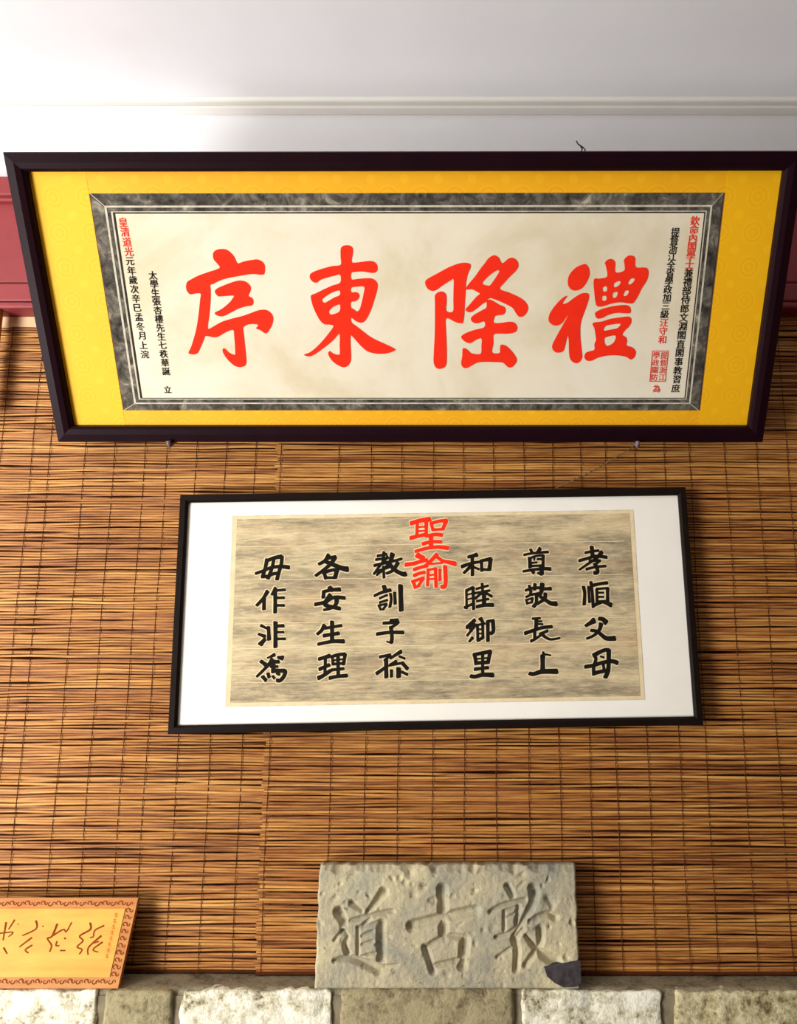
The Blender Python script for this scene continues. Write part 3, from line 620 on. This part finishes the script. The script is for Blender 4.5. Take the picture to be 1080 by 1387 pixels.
ch2([(60,50,(390,140),(250,260)),(50,50,(240,280),(400,220)),(50,40,(380,260),(250,430)),(45,45,(310,300),(330,350)),(55,40,(350,470),(290,540)),(70,50,(500,110),(540,170)),(40,40,(400,240),(580,200)),(45,45,(540,200),(545,480)),(45,45,(440,220),(450,520)),(30,30,(450,310),(540,310)),(30,30,(450,390),(540,390)),(50,50,(450,520),(540,470)),(55,55,(635,160),(640,530)),(50,50,(640,160),(740,145)),(60,60,(730,150),(740,340),(690,390))], o, S, K)
ch2([(55,70,(370,790),(540,755),(690,730)),(60,60,(390,790),(420,960)),(60,60,(680,740),(640,940)),(30,30,(400,870),(660,845)),(60,60,(410,945),(640,930)),(50,50,(540,760),(540,1170)),(55,55,(395,1060),(640,1030)),(60,75,(320,1190),(400,1200),(540,1165),(730,1170))], o, S, K)
o = (700, 735)
ch2([(50,50,(265,130),(290,190)),(60,60,(440,110),(400,180)),(40,45,(140,230),(300,200),(590,175)),(60,60,(245,290),(255,460)),(40,40,(240,300),(370,250),(500,240)),(50,50,(500,240),(495,450)),(35,35,(290,380),(380,370)),(40,40,(390,310),(470,310)),(30,30,(340,250),(330,330)),(40,40,(250,440),(490,430)),(40,60,(125,540),(300,510),(500,490),(630,495)),(70,70,(465,440),(470,590)),(40,40,(400,570),(470,600)),(50,50,(290,530),(320,570))], o, S, K)
ch2([(45,50,(170,895),(320,850),(430,850)),(50,50,(240,810),(250,890)),(55,55,(345,780),(340,880)),(50,40,(270,900),(250,980),(180,1020)),(45,45,(260,980),(430,950)),(50,60,(370,970),(370,1120),(320,1200)),(40,40,(180,1070),(200,1150)),(35,35,(180,1080),(300,1040)),(40,40,(300,1040),(280,1130)),(35,35,(190,1145),(290,1120)),(75,60,(480,780),(470,900),(420,1000)),(50,60,(480,870),(640,865)),(60,50,(540,960),(520,1060),(400,1140),(370,1150)),(50,80,(450,1020),(560,1090),(640,1140),(740,1150))], o, S, K)
o = (700, 830)
ch2([(40,40,(300,110),(440,100)),(60,60,(370,120),(365,290)),(35,35,(390,160),(470,160)),(35,35,(390,210),(490,215)),(60,55,(160,385),(320,330),(480,280),(660,260)),(50,50,(340,340),(340,490)),(50,40,(270,530),(340,500),(440,430)),(50,50,(580,340),(440,400)),(55,35,(460,390),(560,470),(650,500),(810,475))], o, S, K)
ch2([(75,75,(490,810),(490,1080)),(40,40,(500,740),(510,800)),(35,30,(540,780),(640,800)),(60,85,(245,1140),(320,1150),(480,1105),(750,1100))], o, S, K)
o = (775, 735)
ch2([(65,65,(370,80),(390,260)),(45,45,(250,190),(400,160),(500,150)),(50,55,(135,340),(280,300),(450,255),(650,275)),(65,35,(560,180),(450,300),(300,400),(140,510)),(45,45,(330,340),(530,340)),(45,45,(510,350),(430,420)),(60,60,(430,400),(470,480),(480,560),(420,570)),(45,45,(270,500),(430,460),(630,440))], o, S, K)
ch2([(55,55,(215,830),(240,950),(230,1160)),(45,45,(310,830),(330,1120)),(50,50,(355,740),(380,950),(400,1210)),(55,55,(400,800),(540,770),(660,755)),(45,45,(465,880),(470,1110)),(40,40,(460,870),(680,855)),(55,55,(670,860),(670,1110)),(35,35,(490,940),(590,940)),(35,35,(490,1020),(590,1020)),(45,45,(480,1110),(660,1100)),(55,55,(430,1170),(570,1110)),(60,75,(600,1110),(730,1170))], o, S, K)
o = (775, 830)
ch2([(95,50,(410,150),(350,190),(260,245)),(60,85,(510,110),(580,120),(640,180)),(70,40,(545,210),(520,310),(420,420),(280,485)),(50,80,(360,330),(470,350),(560,420),(650,480),(800,480))], o, S, K)
ch2([(55,55,(410,780),(450,870),(410,1010),(410,1160)),(70,60,(410,800),(520,740),(620,700),(690,700)),(70,70,(690,700),(690,900),(680,1080),(630,1210)),(35,35,(540,820),(600,840)),(45,45,(590,980),(600,1060)),(60,70,(250,1015),(400,990),(560,940),(750,910),(850,940)),(65,65,(410,1140),(520,1110),(690,1080))], o, S, K)

# ------------------------------------------------------------------ pegs, twine and wire of the pictures
def peg(px, label):
    u, _ = P1.uv(px, 599, 0.0)
    y_in = M1 @ Vector((u, 0.026, -0.0042)); y_out = M1 @ Vector((u, -0.008, -0.0042)); tip = M1 @ Vector((u - 0.001, -0.0085, 0.006))
    wallp = Vector((y_in.x, -0.022, y_in.z + 0.012))
    pts = [wallp, y_in.lerp(wallp, 0.4), y_in, y_out, y_out.lerp(tip, 0.4) + Vector((0, -0.001, 0)), tip]
    V, F = tube_mesh(pts, [0.0036, 0.0036, 0.0036, 0.0038, 0.0040, 0.0038], 8)
    tag(pydata('picture_peg', V, F, M['metal'], None, True), label, 'peg', 'pegs under the large picture')
peg(231, 'small metal peg under the left end of the large dark-framed picture')
peg(863, 'small metal peg with twine under the right end of the large picture')
a = at_y(860, 604, -0.058); b = at_y(752, 662, -0.048); pts = []
a = Vector((a.x, -0.060, a.z)); 
V, F = [], []
for s in (0, 1):
    pp = []
    for q in range(40):
        tt = q / 39; c = a.lerp(b, tt) + Vector((0, 0, -0.004 * math.sin(math.pi * tt))); an = q * 0.9 + s * math.pi
        pp.append(c + Vector((0.0010 * math.cos(an), 0.0010 * math.sin(an), 0.0010 * math.cos(an))))
    v, f = tube_mesh(pp, 0.0010, 5); bq = len(V); V += v; F += [tuple(bq + k for k in ff) for ff in f]
tag(pydata('twine', V, F, M['twine'], None, True), 'thin olive twine slanting from a peg down behind the lower picture', 'twine')
u, vtop = P1.uv(789, 205, 0.012); pw = [Vector((u, 0.027, H1 - 0.004)), Vector((u, 0.014, H1 + 0.004)), Vector((u - 0.004, 0.012, H1 + 0.009)), Vector((u - 0.0075, 0.012, H1 + 0.011)), Vector((u - 0.011, 0.012, H1 + 0.016))]
V, F = tube_mesh(pw, 0.0011, 6)
p2 = [Vector((u - 0.006, 0.013, H1 + 0.010)), Vector((u + 0.002, 0.016, H1 + 0.006)), Vector((u + 0.006, 0.020, H1 + 0.003)), Vector((u + 0.004, 0.028, H1 - 0.006))]
v, f = tube_mesh(p2, 0.0010, 6); bq = len(V); V += v; F += [tuple(bq + k for k in ff) for ff in f]
tag(pydata('hanging_wire', V, F, M['wire'], pic1, True), 'bit of black wire sticking up')
p0 = at_y(-14, 420, -0.055); p1 = at_y(1.5, 420, -0.055)
zb = z_at(560, -0.055)
tag(box('wooden_batten', p0.x, p1.x, -0.062, -0.046, zb, BEAM_B - 0.001, M['batten'], None, 0.001), 'narrow brown wooden batten hanging beside the big picture at the far left', 'batten')

# ------------------------------------------------------------------ carved stone tablet
yb_, yt_ = -0.084, -0.072
bc = at_y(606, 1338.5, yb_); tc = at_y(602, 1171, yt_)
TH = math.hypot(tc.z - bc.z, yt_ - yb_); lean = -math.atan2(yt_ - yb_, tc.z - bc.z)
TW = 0.4435; TT = 0.038
MT = Matrix.Translation((bc.x, yb_, LEDGE_Z + 0.0005)) @ Matrix.Rotation(lean, 4, 'X'); PT = Plane(MT)
tab = empty('stone_tablet', MT); tag(tab, 'rectangular grey stone tablet carved with three large characters', 'tablet')
NXg, NZg = 370, 158
us = np.linspace(-TW / 2, TW / 2, NXg); vs = np.linspace(0, TH, NZg); UU, VV = np.meshgrid(us, vs)
depth = np.zeros_like(UU)
def carve(SS, org, sc):
    global depth
    for (w0, w1, *pts) in SS:
        P = catmull([tuple(map(float, p)) for p in pts], 6, False) if len(pts) > 2 else [tuple(map(float, p)) for p in pts]
        Q = [PT.uv(org[0] + x / sc, org[1] + y / sc) for x, y in P]; n = len(Q)
        kpx = 1.32 / FPX / sc
        for i in range(n - 1):
            (ax, az), (bx, bz) = Q[i], Q[i + 1]; dx, dz = bx - ax, bz - az; L2 = dx * dx + dz * dz + 1e-12
            tt = np.clip(((UU - ax) * dx + (VV - az) * dz) / L2, 0, 1)
            dist = np.hypot(UU - ax - tt * dx, VV - az - tt * dz)
            t0, t1 = i / (n - 1), (i + 1) / (n - 1)
            hw = (w0 + (w1 - w0) * (t0 + (t1 - t0) * tt)) / 2 * kpx
            depth = np.maximum(depth, np.clip(hw - dist, 0, 0.0070) * 1.45)
carve([(100,90,(110,270),(160,350)),(40,70,(80,500),(150,430),(185,480),(165,540),(190,620)),(50,110,(80,670),(200,650),(330,690),(440,740)),(110,25,(440,740),(520,725),(600,700)),(70,45,(220,200),(300,260)),(95,50,(480,110),(420,190),(350,270)),(50,60,(200,350),(380,300),(550,270)),(50,50,(370,320),(310,390)),(42,42,(270,400),(270,640)),(90,90,(460,370),(460,660)),(40,40,(270,400),(440,360)),(38,38,(300,470),(390,430)),(38,38,(300,540),(390,510)),(38,38,(290,640),(410,610))], (440, 1190), 6.0)
carve([(50,44,(525,150),(530,330)),(50,44,(410,290),(520,260),(650,230)),(34,34,(460,370),(490,460)),(30,30,(465,370),(540,330),(610,335)),(45,45,(610,340),(600,440)),(28,28,(490,440),(600,415))], (410, 1150), 2.769)
carve([(80,70,(370,130),(410,210)),(55,60,(220,350),(340,290),(520,250)),(45,45,(340,350),(340,520)),(40,40,(340,340),(450,310)),(70,60,(460,310),(450,470)),(35,35,(360,400),(430,370)),(50,50,(270,570),(360,540),(450,490)),(60,60,(500,500),(430,580)),(90,70,(430,590),(450,700),(440,850)),(40,40,(280,740),(400,660)),(110,60,(590,150),(590,260),(520,400),(420,560)),(60,80,(560,430),(700,370),(780,400)),(90,60,(650,500),(640,640),(520,810)),(60,120,(530,560),(650,700),(780,780))], (630, 1180), 6.353)
for (x, y, r, dp) in ((743, 1218, 5.0, .007), (643, 1206, 3.0, .004), (556, 1185, 5, .005), (541, 1189, 4, .004), (573, 1200, 4, .005), (560, 1212, 5, .004), (525, 1240, 3, .003), (455, 1215, 3, .003), (549, 1195, 4, .004), (708, 1185, 4, .003), (590, 1180, 4, .004), (655, 1260, 3, .003), (735, 1200, 2.5, .003), (745, 1255, 2, .003), (480, 1182, 6, .003), (500, 1240, 2.5, .003)):
    a_, b_ = PT.uv(x, y); rr = r * 1.32 / FPX; depth = np.maximum(depth, dp * np.exp(-(((UU - a_) / rr) ** 2 + ((VV - b_) / rr) ** 2)))
top_ch = np.zeros_like(depth); nz = np.zeros_like(depth)
for r in range(NZg):
    for c in range(NXg):
        p = Vector((us[c], vs[r], 1.7)); nz[r, c] = noise.noise(p * 30) * 0.0012 + noise.noise(p * 110) * 0.0008 + max(0.0, noise.noise(p * 75 + Vector((9, 9, 9))) - 0.42) * 0.010 * (0.4 + max(0.0, vs[r] / TH))
edge = np.minimum(np.minimum(UU + TW / 2, TW / 2 - UU), VV); etop = TH - VV
wob = np.array([noise.noise(Vector((u * 40, 0, 5))) + 0.4 * noise.noise(Vector((u * 100, 2, 5))) for u in us])[None, :]
topd = np.clip(0.011 + 0.009 * wob - etop, 0, 0.02) * 0.9
rd = np.clip(0.004 - edge, 0, 0.004) ** 2 / 0.006
Dm = depth + nz + topd + rd
Vt = np.stack([UU, Dm, VV], -1).reshape(-1, 3)
wr = np.array([noise.noise(Vector((v * 45, 3, 1))) * 0.003 for v in vs]); Vt = Vt.reshape(NZg, NXg, 3)
Vt[:, :, 0] += wr[:, None] * (np.abs(UU) / (TW / 2)) ** 6; Vt[-1, :, 2] -= np.abs(wob[0]) * 0.003
front = Vt.reshape(-1, 3); idx = np.arange(NXg * NZg).reshape(NZg, NXg)
faces = np.stack([idx[:-1, :-1], idx[:-1, 1:], idx[1:, 1:], idx[1:, :-1]], -1).reshape(-1, 4).tolist()
loop = list(idx[0, :]) + list(idx[1:, -1]) + list(idx[-1, -2::-1]) + list(idx[-2:0:-1, 0])
back = [(front[i][0], TT, front[i][2]) for i in loop]; b0 = len(front); nl = len(loop)
allv = front.tolist() + back
for k in range(nl): faces.append([int(loop[k]), b0 + k, b0 + (k + 1) % nl, int(loop[(k + 1) % nl])])
faces.append([b0 + k for k in range(nl)])
me = bpy.data.meshes.new('slab'); me.from_pydata(allv, [], faces); me.update()
bm = bmesh.new(); bm.from_mesh(me); bmesh.ops.recalc_face_normals(bm, faces=bm.faces); bm.to_mesh(me); bm.free()
for p in me.polygons: p.use_smooth = len(p.vertices) == 4
mesh_obj('slab', me, M['tablet'], tab)
pp = [PT.uv(x, y) for x, y in ((737, 1309), (752, 1306), (786, 1300.5), (787, 1316), (787, 1330), (781, 1336), (764, 1337), (752, 1331), (741, 1322), (739, 1315))]
n = len(pp); rp = random.Random(3)
V = [(u, -0.0022 - rp.uniform(0, 0.0008), max(v, 0.001)) for u, v in pp] + [(u, 0.012, max(v, 0.001)) for u, v in pp]
V.append((sum(p[0] for p in pp) / n, -0.0034, sum(p[1] for p in pp) / n))
F = [(i, (i + 1) % n, 2 * n) for i in range(n)] + [(i, n + i, n + (i + 1) % n, (i + 1) % n) for i in range(n)]
tag(pydata('corner_patch', V, F, M['patch'], tab), 'dark purple-grey corner patch')

# ------------------------------------------------------------------ wooden plaque
yb_, yt_ = -0.082, -0.050
q0 = at_y(-30, 1331, yb_); q1 = at_y(-30, 1216.5, yt_); PH = math.hypot(q1.z - LEDGE_Z, yt_ - yb_); lean = -math.atan2(yt_ - yb_, q1.z - LEDGE_Z)
MP = Matrix.Translation((q0.x, yb_, LEDGE_Z + 0.0005)) @ Matrix.Rotation(lean, 4, 'X'); PP = Plane(MP)
plq = empty('wooden_plaque', MP); tag(plq, 'honey-coloured wooden plaque with carved brown script leaning on the left of the ledge', 'plaque')
tr, br = PP.uv(187, 1217)[0], PP.uv(161, 1330)[0]; tl, bl = -tr - 0.10, -br - 0.10
def trap(name, inset_, d0, d1, mat, parent):
    def pt(l, r, v): return l, r, v
    f = lambda v: (bl + (tl - bl) * v / PH, br + (tr - br) * v / PH)
    (a0, a1), (b0_, b1_) = f(inset_), f(PH - inset_); k = inset_ * 1.08
    V = [(a0 + k, d0, inset_), (a1 - k, d0, inset_), (b1_ - k, d0, PH - inset_), (b0_ + k, d0, PH - inset_)]
    V += [(x, d1, z) for x, _, z in V]
    return pydata(name, V, [(0, 1, 2, 3), (7, 6, 5, 4), (0, 4, 5, 1), (1, 5, 6, 2), (2, 6, 7, 3), (3, 7, 4, 0)], mat, parent)
trap('board', 0.0, 0.0, 0.010, M['plaque_border'], plq)
trap('panel', 0.0165, -0.0012, 0.0, M['plaque'], plq)
s = 4.909; o = (0, 1205)
C1 = [(17,12,(600,222),(600,265),(530,308),(552,340),(512,380),(545,398),(528,428)),(14,12,(690,240),(632,270),(620,312),(600,318)),(16,12,(672,308),(590,382),(585,432)),(14,10,(680,350),(618,398),(652,415)),(12,12,(655,345),(610,360))]
C2 = [(17,14,(380,230),(345,310),(315,325),(342,370),(330,412)),(14,12,(345,310),(420,265),(440,280),(475,220)),(16,16,(430,322),(434,326)),(13,13,(378,345),(372,372),(392,372)),(13,13,(402,405),(432,405))]
C3 = [(17,12,(240,208),(240,260),(150,305)),(15,13,(210,320),(130,380)),(14,14,(212,370),(168,400),(186,420)),(11,11,(283,243),(287,244))]
C4 = [(15,12,(96,203),(58,262)),(17,12,(40,220),(20,335)),(13,11,(0,290),(85,283),(58,312)),(17,12,(25,388),(46,425)),(10,10,(118,228),(121,229))]
C5 = [(16,12,(-90,210),(-120,280),(-60,300)),(16,12,(-60,240),(-100,340),(-130,420)),(13,12,(-110,350),(-50,340))]
C6 = [(16,12,(-260,215),(-300,300),(-230,310)),(15,12,(-240,330),(-290,400)),(13,13,(-225,250),(-220,255))]
for C in (C1, C2, C3, C4, C5, C6):
    C = [(a_ * 0.85, b_ * 0.75, *p_) for a_, b_, *p_ in C]
    strokes('character', PP, C, o, s, M['carve_ink'], plq, -0.0015)
for k in range(8):
    x, y = 772 - 8.6 * k, 170 + 39 * k
    strokes('small_character', PP, [(5, 5, (x - 9, y - 10), (x + 9, y - 12)), (5, 5, (x, y - 14), (x - 2, y + 12)), (5, 5, (x - 10, y + 2), (x + 8, y)), (5, 5, (x - 8, y + 12), (x + 8, y + 9))], o, s, M['carve_faint'], plq, -0.0015)
def motif(u, v, sc, flip):
    S_ = []
    for an0, rad, cx_, cz_ in ((0.3, 0.0042, -0.0035, 0), (2.6, 0.0034, 0.0035, 0.0005)):
        S_.append([(u + sc * (cx_ + rad * (1 - 0.13 * k) * math.cos(an0 + k * 0.9)), v + flip * sc * (cz_ + rad * (1 - 0.13 * k) * math.sin(an0 + k * 0.9))) for k in range(6)])
    return S_
def border_carving(pts):
    V, F = [], []; i = 0
    for (u, v, fl) in pts:
        for ln in motif(u, v, random.uniform(0.9, 1.1), fl):
            v_, f_ = stroke_poly(ln, 0.0021, 0.0010); b = len(V); V += [(a_, -0.0004 - 0.00003 * (i % 8), b_) for a_, b_ in v_]; F += [tuple(b + k for k in ff) for ff in f_]; i += 1
    ob = pydata('border_carving', V, F, M['carve_mid'], plq); tag(ob, kind='stuff')
fe = lambda v: (bl + (tl - bl) * v / PH, br + (tr - br) * v / PH)
def run(v):
    a_, b_ = fe(v); n = int((b_ - a_ - 0.02) / 0.0135); return [(a_ + 0.012 + (b_ - a_ - 0.024) * k / n, v, 1 if k % 2 else -1) for k in range(n + 1)]
border_carving(run(0.0098)); border_carving(run(PH - 0.0088))
n = 9; border_carving([(fe(0.02 + (PH - 0.04) * k / n)[1] - 0.0095, 0.02 + (PH - 0.04) * k / n, 1) for k in range(n + 1)])
border_carving([(fe(0.02 + (PH - 0.04) * k / n)[0] + 0.0095, 0.02 + (PH - 0.04) * k / n, 1) for k in range(n + 1)])
bpy.data.objects.remove(_fo)
